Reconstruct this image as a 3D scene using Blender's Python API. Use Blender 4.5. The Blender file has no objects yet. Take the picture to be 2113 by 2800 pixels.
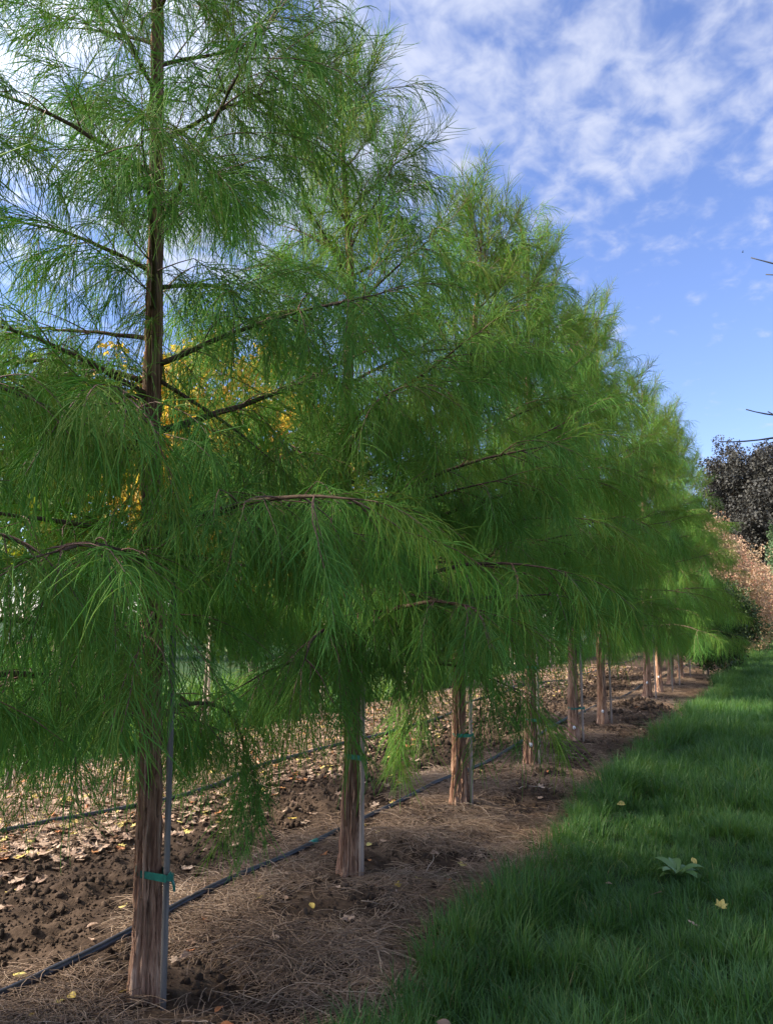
import bpy, math, random
import numpy as np
from mathutils import Vector, Matrix, Euler

R = math.radians
SC = bpy.context.scene
COL = SC.collection

# ------------------------------------------------------------------ camera
CAMX, CAMH, YAW, PITCH = 2.557, 1.6, 27.72, 7.78
cam = bpy.data.cameras.new('camera')
cam.sensor_fit = 'VERTICAL'; cam.sensor_height = 24.0
cam.lens = 12.0 / math.tan(R(34)); cam.clip_start = 0.05; cam.clip_end = 2000
camo = bpy.data.objects.new('camera', cam); COL.objects.link(camo)
camo.location = (CAMX, 0, CAMH); camo.rotation_euler = (R(90 + PITCH), 0, R(YAW))
SC.camera = camo
SC.render.resolution_x = 772; SC.render.resolution_y = 1024

# ------------------------------------------------------------------ sky + sun
SUN_AZ = R(-118)     # measured from +Y towards +X: the sun stands to the left, a little behind the camera
SUN_EL = R(34)
SUN_DIR = Vector((math.sin(SUN_AZ) * math.cos(SUN_EL), math.cos(SUN_AZ) * math.cos(SUN_EL), math.sin(SUN_EL)))
world = bpy.data.worlds.new('World'); SC.world = world; world.use_nodes = True
wn = world.node_tree; wn.nodes.clear()
def N(t, kind, **kw):
    n = t.nodes.new(kind)
    for k, v in kw.items(): setattr(n, k, v)
    return n
def L(t, a, b): t.links.new(a, b)
def MATH(t, op, a, b=None, c=None, clamp=False):
    n = N(t, 'ShaderNodeMath', operation=op); n.use_clamp = clamp
    for i, v in enumerate((a, b, c)):
        if v is None: continue
        if isinstance(v, (int, float)): n.inputs[i].default_value = v
        else: L(t, v, n.inputs[i])
    return n.outputs[0]
def SMOOTH(t, v, lo, hi, a=0.0, b=1.0):
    n = N(t, 'ShaderNodeMapRange', interpolation_type='SMOOTHSTEP')
    L(t, v, n.inputs['Value'])
    n.inputs['From Min'].default_value = lo; n.inputs['From Max'].default_value = hi
    n.inputs['To Min'].default_value = a; n.inputs['To Max'].default_value = b
    return n.outputs[0]
def MIXC(t, fac, a, b, blend='MIX'):
    n = N(t, 'ShaderNodeMix', data_type='RGBA', blend_type=blend)
    for s, v in ((n.inputs['Factor'], fac), (n.inputs['A'], a), (n.inputs['B'], b)):
        pass
    ins = [n.inputs[0], n.inputs[6], n.inputs[7]]
    for s, v in zip(ins, (fac, a, b)):
        if isinstance(v, (int, float)): s.default_value = v
        elif isinstance(v, tuple): s.default_value = v if len(v) == 4 else (*v, 1)
        else: L(t, v, s)
    return n.outputs[2]
sky = N(wn, 'ShaderNodeTexSky', sky_type='NISHITA')
sky.sun_disc = False; sky.sun_elevation = SUN_EL; sky.sun_rotation = SUN_AZ
sky.air_density = 1.0; sky.dust_density = 0.25; sky.ozone_density = 3.0
tc = N(wn, 'ShaderNodeTexCoord'); sep = N(wn, 'ShaderNodeSeparateXYZ'); L(wn, tc.outputs['Generated'], sep.inputs[0])
zz = MATH(wn, 'ADD', MATH(wn, 'MAXIMUM', sep.outputs[2], 0.0), 0.10)
uu = MATH(wn, 'DIVIDE', sep.outputs[0], zz); vv = MATH(wn, 'DIVIDE', sep.outputs[1], zz)
cmb = N(wn, 'ShaderNodeCombineXYZ'); L(wn, uu, cmb.inputs[0]); L(wn, vv, cmb.inputs[1])
def wnoise(scale, detail, rough, dist, off, stretch=(1, 1, 1), rot=0):
    mp = N(wn, 'ShaderNodeMapping'); L(wn, cmb.outputs[0], mp.inputs[0])
    mp.inputs['Location'].default_value = off; mp.inputs['Scale'].default_value = stretch; mp.inputs['Rotation'].default_value = (0, 0, rot)
    n = N(wn, 'ShaderNodeTexNoise'); L(wn, mp.outputs[0], n.inputs['Vector'])
    n.inputs['Scale'].default_value = scale; n.inputs['Detail'].default_value = detail
    n.inputs['Roughness'].default_value = rough; n.inputs['Distortion'].default_value = dist
    return n.outputs[0]
n1 = wnoise(13.0, 4, 0.55, 0.25, (3.1, 1.7, 0), (1, 0.8, 1), R(30))
n2 = wnoise(0.75, 3, 0.5, 0.2, (7.3, 2.6, 0))
n3 = wnoise(2.4, 6, 0.6, 0.3, (1.3, 5.2, 4), (1, 0.7, 1), R(20))
cov = MATH(wn, 'ADD', MATH(wn, 'ADD', MATH(wn, 'MULTIPLY', n1, 0.72), MATH(wn, 'MULTIPLY', n2, 0.40)), MATH(wn, 'MULTIPLY', n3, 0.50))
# thinner towards the horizon, where one looks along under the sheet
cov = MATH(wn, 'SUBTRACT', cov, MATH(wn, 'MULTIPLY', SMOOTH(wn, sep.outputs[2], 0.28, 0.56, 1.0, 0.0), 0.20))
mask = SMOOTH(wn, cov, 0.62, 0.97, 0.0, 0.85)
dt = N(wn, 'ShaderNodeVectorMath', operation='DOT_PRODUCT'); L(wn, tc.outputs['Generated'], dt.inputs[0]); dt.inputs[1].default_value = SUN_DIR
glow = MATH(wn, 'POWER', MATH(wn, 'MAXIMUM', dt.outputs['Value'], 0.0), 6.0)
cb = MATH(wn, 'MULTIPLY_ADD', glow, 22.0, 1.0)
cc = N(wn, 'ShaderNodeVectorMath', operation='SCALE'); cc.inputs[0].default_value = (2.45, 2.62, 3.2); L(wn, cb, cc.inputs['Scale'])
skyt = MIXC(wn, 1.0, sky.outputs[0], (0.76, 0.72, 0.88), 'MULTIPLY')
skym = MIXC(wn, mask, skyt, cc.outputs[0])
bg = N(wn, 'ShaderNodeBackground'); L(wn, skym, bg.inputs[0]); bg.inputs[1].default_value = 0.050
wo = N(wn, 'ShaderNodeOutputWorld'); L(wn, bg.outputs[0], wo.inputs[0])

sun = bpy.data.lights.new('sun', 'SUN'); sun.energy = 2.2; sun.angle = R(9); sun.color = (1.0, 0.90, 0.74)
suno = bpy.data.objects.new('sun', sun); COL.objects.link(suno)
suno.rotation_euler = (-SUN_DIR).to_track_quat('-Z', 'Y').to_euler(); suno.location = SUN_DIR * 60
SC.view_settings.view_transform = 'Standard'; SC.view_settings.look = 'None'
SC.view_settings.exposure = 2.7; SC.view_settings.gamma = 1.0; SC.view_settings.use_curve_mapping = False
SC.cycles.max_bounces = 5; SC.cycles.diffuse_bounces = 4; SC.cycles.transmission_bounces = 4; SC.cycles.glossy_bounces = 1
SC.cycles.debug_use_spatial_splits = True; SC.cycles.use_light_tree = False; SC.cycles.use_adaptive_sampling = False; SC.cycles.use_denoising = True

# ------------------------------------------------------------------ helpers
rng = np.random.default_rng(11)
def U(a, b): return float(rng.uniform(a, b))

def vnoise(x, y, seed=0):
    x = np.asarray(x, float); y = np.asarray(y, float)
    xi = np.floor(x).astype(np.int64); yi = np.floor(y).astype(np.int64)
    fx = x - xi; fy = y - yi
    fx = fx * fx * (3 - 2 * fx); fy = fy * fy * (3 - 2 * fy)
    def h(a, b):
        v = (a * 374761393 + b * 668265263 + seed * 1442695041) & 0x7fffffff
        v = ((v ^ (v >> 13)) * 1274126177) & 0x7fffffff
        v = (v ^ (v >> 16)) & 0xffffff
        return v / float(0xffffff)
    return (h(xi, yi) * (1 - fx) + h(xi + 1, yi) * fx) * (1 - fy) + (h(xi, yi + 1) * (1 - fx) + h(xi + 1, yi + 1) * fx) * fy
def fbm(x, y, o=4, seed=0, g=0.5):
    s = 0; a = 1; t = 0
    for k in range(o):
        s = s + a * (vnoise(np.asarray(x) * 2 ** k, np.asarray(y) * 2 ** k, seed + k * 7) - 0.5); t += a; a *= g
    return s / t

class MB:
    def __init__(s): s.v = []; s.f = []; s.m = []; s.a = []
    def tube(s, pts, rad, n=6, mat=0, cap=True, attr=0.5):
        P = np.asarray(pts, float); k = len(P)
        rad = np.broadcast_to(np.asarray(rad, float), (k,))
        T = np.gradient(P, axis=0); T /= (np.linalg.norm(T, axis=1)[:, None] + 1e-9)
        ref = np.array([0.31, 0.52, 0.79]) if abs(T[0] @ np.array([0.31, 0.52, 0.79])) < 0.9 else np.array([0.9, -0.3, 0.1])
        A = np.cross(T, ref); A /= (np.linalg.norm(A, axis=1)[:, None] + 1e-9)
        B = np.cross(T, A)
        b0 = len(s.v)
        an = np.arange(n) * 2 * math.pi / n
        for i in range(k):
            for q in an: s.v.append(P[i] + rad[i] * (math.cos(q) * A[i] + math.sin(q) * B[i]))
            s.a += [attr] * n
        for i in range(k - 1):
            for j in range(n):
                a = b0 + i * n + j; b = b0 + i * n + (j + 1) % n
                s.f.append((a, b, b + n, a + n)); s.m.append(mat)
        if cap:
            s.f.append(tuple(b0 + j for j in range(n))[::-1]); s.m.append(mat)
            s.f.append(tuple(b0 + (k - 1) * n + j for j in range(n))); s.m.append(mat)
    def poly(s, pts, faces, mat=0, attr=0.5):
        b0 = len(s.v)
        for p in pts: s.v.append(np.asarray(p, float)); s.a.append(attr)
        for f in faces: s.f.append(tuple(b0 + i for i in f)); s.m.append(mat)
    def box(s, c, h, mat=0, rz=0, attr=0.5):
        pts = []
        for z in (-1, 1):
            for x, y in ((-1, -1), (1, -1), (1, 1), (-1, 1)):
                X, Y = x * h[0], y * h[1]
                pts.append((c[0] + X * math.cos(rz) - Y * math.sin(rz), c[1] + X * math.sin(rz) + Y * math.cos(rz), c[2] + z * h[2]))
        s.poly(pts, [(3, 2, 1, 0), (4, 5, 6, 7), (0, 1, 5, 4), (1, 2, 6, 5), (2, 3, 7, 6), (3, 0, 4, 7)], mat, attr)
    def mesh(s, name, mats, smooth=True):
        me = bpy.data.meshes.new(name)
        me.from_pydata([tuple(p) for p in s.v], [], s.f)
        for m in mats: me.materials.append(m)
        me.polygons.foreach_set('material_index', s.m)
        if smooth: me.polygons.foreach_set('use_smooth', [True] * len(s.f))
        at = me.attributes.new('tone', 'FLOAT', 'POINT'); at.data.foreach_set('value', s.a)
        me.update()
        return me
def OBJ(name, me, parent=None, loc=(0, 0, 0), rot=(0, 0, 0)):
    o = bpy.data.objects.new(name, me); COL.objects.link(o)
    o.location = loc; o.rotation_euler = rot
    if parent is not None: o.parent = parent
    return o
def TAG(o, label=None, cat=None, group=None, kind=None):
    if label: o['label'] = label
    if cat: o['category'] = cat
    if group: o['group'] = group
    if kind: o['kind'] = kind
    return o
def EMPTY(name, loc, rz=0):
    o = bpy.data.objects.new(name, None); COL.objects.link(o); o.location = loc; o.rotation_euler = (0, 0, rz)
    o.empty_display_size = 0.2
    return o

# ------------------------------------------------------------------ materials
def newmat(name):
    m = bpy.data.materials.new(name); m.use_nodes = True
    t = m.node_tree; t.nodes.clear()
    o = N(t, 'ShaderNodeOutputMaterial'); b = N(t, 'ShaderNodeBsdfPrincipled')
    b.inputs['Roughness'].default_value = 0.8
    L(t, b.outputs[0], o.inputs[0])
    return m, t, b, o
def ramp(t, fac, stops):
    r = N(t, 'ShaderNodeValToRGB'); L(t, fac, r.inputs[0])
    e = r.color_ramp.elements
    while len(e) < len(stops): e.new(0.5)
    for k, (p, c) in enumerate(stops): e[k].position = p; e[k].color = (*c, 1)
    return r.outputs[0]
def noise(t, vec, scale, detail=4, rough=0.55, stretch=None):
    if stretch:
        mp = N(t, 'ShaderNodeMapping'); L(t, vec, mp.inputs[0]); mp.inputs['Scale'].default_value = stretch; vec = mp.outputs[0]
    n = N(t, 'ShaderNodeTexNoise'); L(t, vec, n.inputs['Vector'])
    n.inputs['Scale'].default_value = scale; n.inputs['Detail'].default_value = detail; n.inputs['Roughness'].default_value = rough
    return n.outputs[0]
def objco(t): return N(t, 'ShaderNodeTexCoord').outputs['Object']
def bump(t, b, h, strength, dist=0.01):
    n = N(t, 'ShaderNodeBump'); n.inputs['Strength'].default_value = strength; n.inputs['Distance'].default_value = dist
    L(t, h, n.inputs['Height']); L(t, n.outputs[0], b.inputs['Normal'])
def tone(t, typ='GEOMETRY', name='tone'):
    a = N(t, 'ShaderNodeAttribute', attribute_type=typ); a.attribute_name = name
    return a.outputs['Fac']

def leafmat(name, stops, trans, tw=0.35, rough=0.6, spec=0.3, inst=True):
    """thin leaf: diffuse front and coloured light let through; stops run over the per-clump tint and per-leaf tone"""
    m, t, b, o = newmat(name)
    f = tone(t)
    if inst:
        f = MATH(t, 'ADD', MATH(t, 'MULTIPLY', f, 0.45), MATH(t, 'MULTIPLY', tone(t, 'INSTANCER', 'tint'), 0.6))
    c = ramp(t, f, stops)
    L(t, c, b.inputs['Base Color']); b.inputs['Roughness'].default_value = rough; b.inputs['Specular IOR Level'].default_value = spec
    tr = N(t, 'ShaderNodeBsdfTranslucent')
    L(t, MIXC(t, 1.0, c, trans, 'MULTIPLY'), tr.inputs[0])
    mx = N(t, 'ShaderNodeMixShader'); mx.inputs[0].default_value = tw
    L(t, b.outputs[0], mx.inputs[1]); L(t, tr.outputs[0], mx.inputs[2]); L(t, mx.outputs[0], o.inputs[0])
    return m

M = {}
M['thread'] = leafmat('cypress_foliage', [(0.0, (0.105, 0.255, 0.066)), (0.35, (0.145, 0.300, 0.062)), (0.62, (0.180, 0.260, 0.042)), (1.0, (0.215, 0.195, 0.030))], (1.7, 1.6, 0.8), 0.5, 0.6, 0.15)
M['grass'] = leafmat('grass_blade', [(0.0, (0.028, 0.085, 0.022)), (0.45, (0.056, 0.140, 0.035)), (0.85, (0.110, 0.195, 0.048)), (1.0, (0.22, 0.21, 0.09))], (1.6, 1.5, 0.6), 0.40, 0.5, 0.35)
M['weedleaf'] = leafmat('weed_leaf', [(0, (0.08, 0.17, 0.05)), (1, (0.13, 0.22, 0.07))], (1.3, 1.3, 0.5), 0.25, 0.45, 0.4, False)
M['maple'] = leafmat('maple_leaf_yellow', [(0.0, (0.42, 0.22, 0.04)), (0.45, (0.56, 0.39, 0.08)), (1.0, (0.54, 0.48, 0.12))], (1.2, 1.1, 0.6), 0.45)
M['mapleg'] = leafmat('maple_leaf_green', [(0.0, (0.08, 0.16, 0.03)), (0.6, (0.15, 0.22, 0.03)), (1.0, (0.42, 0.33, 0.04))], (1.3, 1.2, 0.5), 0.40)
M['purple'] = leafmat('purple_leaf', [(0.0, (0.022, 0.022, 0.019)), (0.6, (0.038, 0.037, 0.029)), (1.0, (0.066, 0.061, 0.042))], (1.4, 0.9, 0.8), 0.12)
M['tan'] = leafmat('tan_shrub_leaf', [(0.0, (0.17, 0.16, 0.055)), (0.4, (0.32, 0.235, 0.125)), (0.8, (0.42, 0.27, 0.18)), (1.0, (0.40, 0.10, 0.08))], (1.2, 1.0, 0.7), 0.30)
M['darkg'] = leafmat('dark_shrub_leaf', [(0.0, (0.020, 0.042, 0.012)), (0.7, (0.045, 0.070, 0.018)), (1.0, (0.12, 0.12, 0.03))], (1.3, 1.2, 0.5), 0.2)
M['paleg'] = leafmat('pale_green_leaf', [(0.0, (0.07, 0.13, 0.06)), (1.0, (0.15, 0.22, 0.10))], (1.2, 1.2, 0.6), 0.25)
M['fargreen'] = leafmat('far_green_leaf', [(0.0, (0.045, 0.090, 0.030)), (1.0, (0.10, 0.14, 0.035))], (1.3, 1.2, 0.5), 0.25)

def barkmat(name, stops, sx=42, sz=4.0, bs=0.9):
    m, t, b, o = newmat(name); oc = objco(t)
    n1 = noise(t, oc, 1.0, 5, 0.6, (sx, sx, sz)); n2 = noise(t, oc, 1.0, 4, 0.6, (sx * 3, sx * 3, sz * 3)); n3 = noise(t, oc, 3.0, 3)
    f = MATH(t, 'ADD', MATH(t, 'MULTIPLY', n1, 0.60), MATH(t, 'ADD', MATH(t, 'MULTIPLY', n2, 0.25), MATH(t, 'MULTIPLY', n3, 0.15)))
    L(t, ramp(t, f, stops), b.inputs['Base Color']); b.inputs['Roughness'].default_value = 0.9; b.inputs['Specular IOR Level'].default_value = 0.15
    bump(t, b, f, bs, 0.02)
    return m
M['bark'] = barkmat('cypress_bark', [(0.34, (0.050, 0.028, 0.019)), (0.44, (0.19, 0.098, 0.062)), (0.53, (0.35, 0.205, 0.130)), (0.64, (0.50, 0.34, 0.235))])
M['branch'] = barkmat('branch_bark', [(0.3, (0.045, 0.030, 0.022)), (0.55, (0.10, 0.065, 0.045)), (0.75, (0.17, 0.12, 0.09))], 40, 8, 0.4)
M['graybark'] = barkmat('grey_bark', [(0.3, (0.09, 0.075, 0.06)), (0.6, (0.26, 0.21, 0.16)), (0.8, (0.38, 0.32, 0.26))], 30, 8, 0.4)
m, t, b, o = newmat('red_twig'); M['twig'] = m
L(t, ramp(t, noise(t, objco(t), 14, 3), [(0.3, (0.085, 0.040, 0.026)), (0.7, (0.19, 0.085, 0.055))]), b.inputs['Base Color']); b.inputs['Roughness'].default_value = 0.7
def woodmat(name, c0, c1):
    m, t, b, o = newmat(name); oc = objco(t)
    f = noise(t, oc, 1.0, 5, 0.65, (60, 60, 3))
    L(t, ramp(t, f, [(0.3, c0), (0.7, c1)]), b.inputs['Base Color']); bump(t, b, f, 0.3, 0.004)
    return m
M['stake'] = woodmat('stake_wood', (0.17, 0.125, 0.095), (0.40, 0.32, 0.26))
M['stakegrey'] = woodmat('stake_weathered', (0.07, 0.062, 0.055), (0.19, 0.17, 0.15))
M['stakepale'] = woodmat('stake_pale', (0.42, 0.32, 0.23), (0.62, 0.50, 0.38))
m, t, b, o = newmat('tie_tape_green'); M['tie'] = m
L(t, ramp(t, noise(t, objco(t), 40, 3), [(0.3, (0.005, 0.085, 0.065)), (0.7, (0.015, 0.17, 0.125))]), b.inputs['Base Color']); b.inputs['Roughness'].default_value = 0.35
m, t, b, o = newmat('black_polyethylene'); M['hose'] = m
f = noise(t, objco(t), 9, 5, 0.65)
L(t, ramp(t, f, [(0.35, (0.012, 0.012, 0.015)), (0.62, (0.03, 0.03, 0.036)), (0.75, (0.12, 0.095, 0.08))]), b.inputs['Base Color']); b.inputs['Roughness'].default_value = 0.42
m, t, b, o = newmat('white_tag'); M['tagw'] = m; b.inputs['Base Color'].default_value = (0.72, 0.72, 0.70, 1); b.inputs['Roughness'].default_value = 0.5
m, t, b, o = newmat('dark_print'); M['print'] = m; b.inputs['Base Color'].default_value = (0.04, 0.04, 0.05, 1)
m, t, b, o = newmat('dark_grey_twig'); M['darktwig'] = m; b.inputs['Base Color'].default_value = (0.030, 0.029, 0.031, 1)
m, t, b, o = newmat('insect'); M['insect'] = m; b.inputs['Base Color'].default_value = (0.02, 0.02, 0.02, 1)
m, t, b, o = newmat('insect_wing'); M['wing'] = m; b.inputs['Base Color'].default_value = (0.10, 0.10, 0.11, 1); b.inputs['Roughness'].default_value = 0.3

def soilmat(name, stops, scale, rough=0.95, bs=0.6, inst=False):
    m, t, b, o = newmat(name); oc = objco(t)
    a = noise(t, oc, scale, 8, 0.65); a2 = noise(t, oc, scale * 6, 5, 0.7)
    f = MATH(t, 'ADD', MATH(t, 'MULTIPLY', a, 0.6), MATH(t, 'MULTIPLY', a2, 0.4))
    if inst: f = MATH(t, 'ADD', MATH(t, 'MULTIPLY', f, 0.7), MATH(t, 'MULTIPLY', tone(t, 'INSTANCER', 'tint'), 0.3))
    L(t, ramp(t, f, stops), b.inputs['Base Color']); b.inputs['Roughness'].default_value = rough; b.inputs['Specular IOR Level'].default_value = 0.1
    bump(t, b, f, bs, 0.03)
    return m, t, b
M['clod'], _, _ = soilmat('soil_clod', [(0.3, (0.040, 0.026, 0.017)), (0.55, (0.075, 0.050, 0.033)), (0.75, (0.14, 0.097, 0.066))], 12, inst=True)
M['straw'] = leafmat('dry_straw', [(0.0, (0.055, 0.037, 0.028)), (0.4, (0.26, 0.175, 0.115)), (0.8, (0.46, 0.34, 0.235)), (1.0, (0.64, 0.51, 0.37))], (1.1, 1.0, 0.8), 0.1, 0.8, 0.2)
M['stem'] = leafmat('dry_stem', [(0.0, (0.30, 0.22, 0.16)), (1.0, (0.46, 0.37, 0.28))], (1, 1, 1), 0.05, 0.75, 0.25, False)
def fallenmat(name, c):
    m, t, b, o = newmat(name); oc = objco(t)
    oi = N(t, 'ShaderNodeObjectInfo')
    f = MATH(t, 'ADD', MATH(t, 'MULTIPLY', noise(t, oc, 30, 4), 0.5), MATH(t, 'MULTIPLY', oi.outputs['Random'], 0.5))
    col = ramp(t, f, c); L(t, col, b.inputs['Base Color']); b.inputs['Roughness'].default_value = 0.75
    tr = N(t, 'ShaderNodeBsdfTranslucent'); L(t, col, tr.inputs[0])
    mx = N(t, 'ShaderNodeMixShader'); mx.inputs[0].default_value = 0.2
    L(t, b.outputs[0], mx.inputs[1]); L(t, tr.outputs[0], mx.inputs[2]); L(t, mx.outputs[0], o.inputs[0])
    return m
M['ltan'] = fallenmat('fallen_leaf_tan', [(0.2, (0.20, 0.115, 0.070)), (0.5, (0.34, 0.22, 0.145)), (0.8, (0.47, 0.34, 0.235))])
M['lyel'] = fallenmat('fallen_leaf_yellow', [(0.2, (0.50, 0.34, 0.06)), (0.8, (0.66, 0.55, 0.18))])
M['lorg'] = fallenmat('fallen_leaf_orange', [(0.2, (0.34, 0.12, 0.04)), (0.8, (0.52, 0.23, 0.08))])

# ------------------------------------------------------------------ ground
TREES_Y = [0.85, 2.63, 4.37, 6.18, 8.19, 10.05, 11.76, 15.8, 17.3, 19.2, 21.0]
def gh(x, y):
    x = np.asarray(x, float); y = np.asarray(y, float)
    berm = 0.075 * np.exp(-(x / 0.62) ** 2) + 0.05 * np.exp(-((x + 3.5) / 0.8) ** 2)
    tilled = np.exp(-((x + 1.35) / 0.75) ** 2)
    z = berm - 0.075 - 0.05 * np.exp(-((x + 1.75) / 0.22) ** 2) * (0.6 + 0.8 * fbm(x * 0.5, y * 0.7, 2, 5)) - 0.035 * np.exp(-((x + 0.95) / 0.14) ** 2)
    near = np.clip(1 - np.abs(x + 1.2) / 6, 0, 1) * np.clip(1.2 - y / 60, 0, 1)
    z = z + near * (0.11 * fbm(x * 1.3, y * 1.3, 3, 1) + 0.085 * fbm(x * 5, y * 5, 3, 2) + (0.02 + 0.07 * tilled) * fbm(x * 13, y * 13, 3, 3))
    z = z + 0.17 * np.exp(-(((x - 0.25) / 0.50) ** 2 + ((y - 13.75) / 0.55) ** 2)) * (1 + 0.8 * fbm(x * 6, y * 6, 3, 9))
    z = z + 0.06 * np.exp(-(((x - 0.40) / 0.40) ** 2 + ((y - 12.35) / 0.35) ** 2)) * (1 + 1.2 * fbm(x * 7, y * 7, 3, 10))
    for (px, py, s, d) in ((0.16, 4.74, 0.17, 0.07), (0.24, 2.95, 0.16, 0.05), (0.2, 6.55, 0.18, 0.07), (0.22, 8.45, 0.14, 0.05), (0.33, 6.95, 0.3, -0.05), (0.30, 4.05, 0.25, -0.05), (0.28, 7.75, 0.22, -0.06)):
        z = z - d * np.exp(-(((x - px) / s) ** 2 + ((y - py) / s) ** 2))
    far = np.clip((np.hypot(x, y) - 60) / 300, 0, 1)
    return z + far * 0.0
def gz(x, y): return float(gh(x, y))
def axis(segs):
    out = []
    for a, b, d0, d1 in segs:
        p = a
        while p < b - 1e-6:
            out.append(p); p += d0 + (d1 - d0) * (p - a) / (b - a)
    out.append(segs[-1][1]); return np.array(out)
xs = axis([(-600, -60, 80, 60), (-60, -9, 8, 1.5), (-9, -4, 0.3, 0.09), (-4, -2.2, 0.06, 0.035), (-2.2, 1.1, 0.022, 0.022), (1.1, 5, 0.12, 0.4), (5, 30, 1.2, 4), (30, 600, 30, 90)])
ys = axis([(-200, -10, 40, 6), (-10, 0.6, 1.5, 0.12), (0.6, 9, 0.020, 0.045), (9, 24, 0.045, 0.16), (24, 70, 0.3, 3), (70, 900, 12, 120)])
X, Y = np.meshgrid(xs, ys, indexing='ij'); Z = gh(X, Y)
V = np.stack([X.ravel(), Y.ravel(), Z.ravel()], 1)
nx, ny = len(xs), len(ys)
ii, jj = np.meshgrid(np.arange(nx - 1), np.arange(ny - 1), indexing='ij')
a = (ii * ny + jj).ravel(); F = np.stack([a, a + ny, a + ny + 1, a + 1], 1)
me = bpy.data.meshes.new('ground'); me.vertices.add(len(V)); me.vertices.foreach_set('co', V.ravel())
me.loops.add(F.size); me.loops.foreach_set('vertex_index', F.ravel())
me.polygons.add(len(F)); me.polygons.foreach_set('loop_start', np.arange(len(F)) * 4); me.polygons.foreach_set('use_smooth', np.ones(len(F), bool))
me.update(calc_edges=True)
gm, t, b = soilmat('ground_soil', [(0.30, (0.024, 0.015, 0.010)), (0.50, (0.048, 0.031, 0.020)), (0.68, (0.088, 0.059, 0.039)), (0.85, (0.15, 0.105, 0.072))], 5, bs=0.9)
oc = objco(t); sp = N(t, 'ShaderNodeSeparateXYZ'); L(t, oc, sp.inputs[0])
base = b.inputs['Base Color'].links[0].from_socket
wob = MATH(t, 'MULTIPLY_ADD', noise(t, oc, 2.2, 4), 0.5, -0.25)
xw = MATH(t, 'ADD', sp.outputs[0], wob)
strip = MATH(t, 'MULTIPLY', SMOOTH(t, xw, -0.95, -0.62), SMOOTH(t, xw, 0.95, 0.75))
patch = SMOOTH(t, noise(t, oc, 3.2, 5, 0.6), 0.48, 0.64)
fib = noise(t, oc, 1.0, 6, 0.7, (60, 110, 60))
thatch = ramp(t, fib, [(0.3, (0.042, 0.027, 0.018)), (0.5, (0.105, 0.070, 0.046)), (0.7, (0.20, 0.14, 0.095))])
c1 = MIXC(t, MATH(t, 'MULTIPLY', MATH(t, 'MULTIPLY', strip, patch), 0.85), base, thatch)
green = SMOOTH(t, xw, 0.85, 1.05); green2 = MATH(t, 'MULTIPLY', SMOOTH(t, xw, -4.5, -4.9), SMOOTH(t, noise(t, oc, 0.8, 4), 0.25, 0.45))
gcol = ramp(t, noise(t, oc, 9, 6, 0.7), [(0.3, (0.012, 0.026, 0.010)), (0.7, (0.030, 0.062, 0.018))])
c2 = MIXC(t, MATH(t, 'MAXIMUM', green, green2), c1, gcol)
L(t, c2, b.inputs['Base Color'])
me.materials.append(gm)
TAG(OBJ('ground', me), kind='structure')

# ------------------------------------------------------------------ scatter (geometry nodes) for foliage, grass, straw, clods
PROTO = {}
def protos(name, meshes):
    c = bpy.data.collections.new(name)
    for k, me in enumerate(meshes):
        c.objects.link(bpy.data.objects.new('%s_%02d' % (name, k), me))
    g = bpy.data.node_groups.new(name + '_scatter', 'GeometryNodeTree')
    g.interface.new_socket('Geometry', in_out='INPUT', socket_type='NodeSocketGeometry')
    g.interface.new_socket('Geometry', in_out='OUTPUT', socket_type='NodeSocketGeometry')
    gi = N(g, 'NodeGroupInput'); go = N(g, 'NodeGroupOutput')
    ci = N(g, 'GeometryNodeCollectionInfo'); ci.inputs['Collection'].default_value = c
    ci.inputs['Separate Children'].default_value = True; ci.inputs['Reset Children'].default_value = True
    ip = N(g, 'GeometryNodeInstanceOnPoints'); ip.inputs['Pick Instance'].default_value = True
    def na(n, dt):
        k = N(g, 'GeometryNodeInputNamedAttribute', data_type=dt); k.inputs['Name'].default_value = n
        return k.outputs['Attribute']
    L(g, gi.outputs[0], ip.inputs['Points']); L(g, ci.outputs[0], ip.inputs['Instance'])
    L(g, na('pt', 'BOOLEAN'), ip.inputs['Selection']); L(g, na('pidx', 'INT'), ip.inputs['Instance Index'])
    L(g, na('rot', 'FLOAT_VECTOR'), ip.inputs['Rotation']); L(g, na('scl', 'FLOAT'), ip.inputs['Scale'])
    j = N(g, 'GeometryNodeJoinGeometry'); L(g, gi.outputs[0], j.inputs[0]); L(g, ip.outputs[0], j.inputs[0])
    L(g, j.outputs[0], go.inputs[0])
    PROTO[name] = g
    return g
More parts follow.
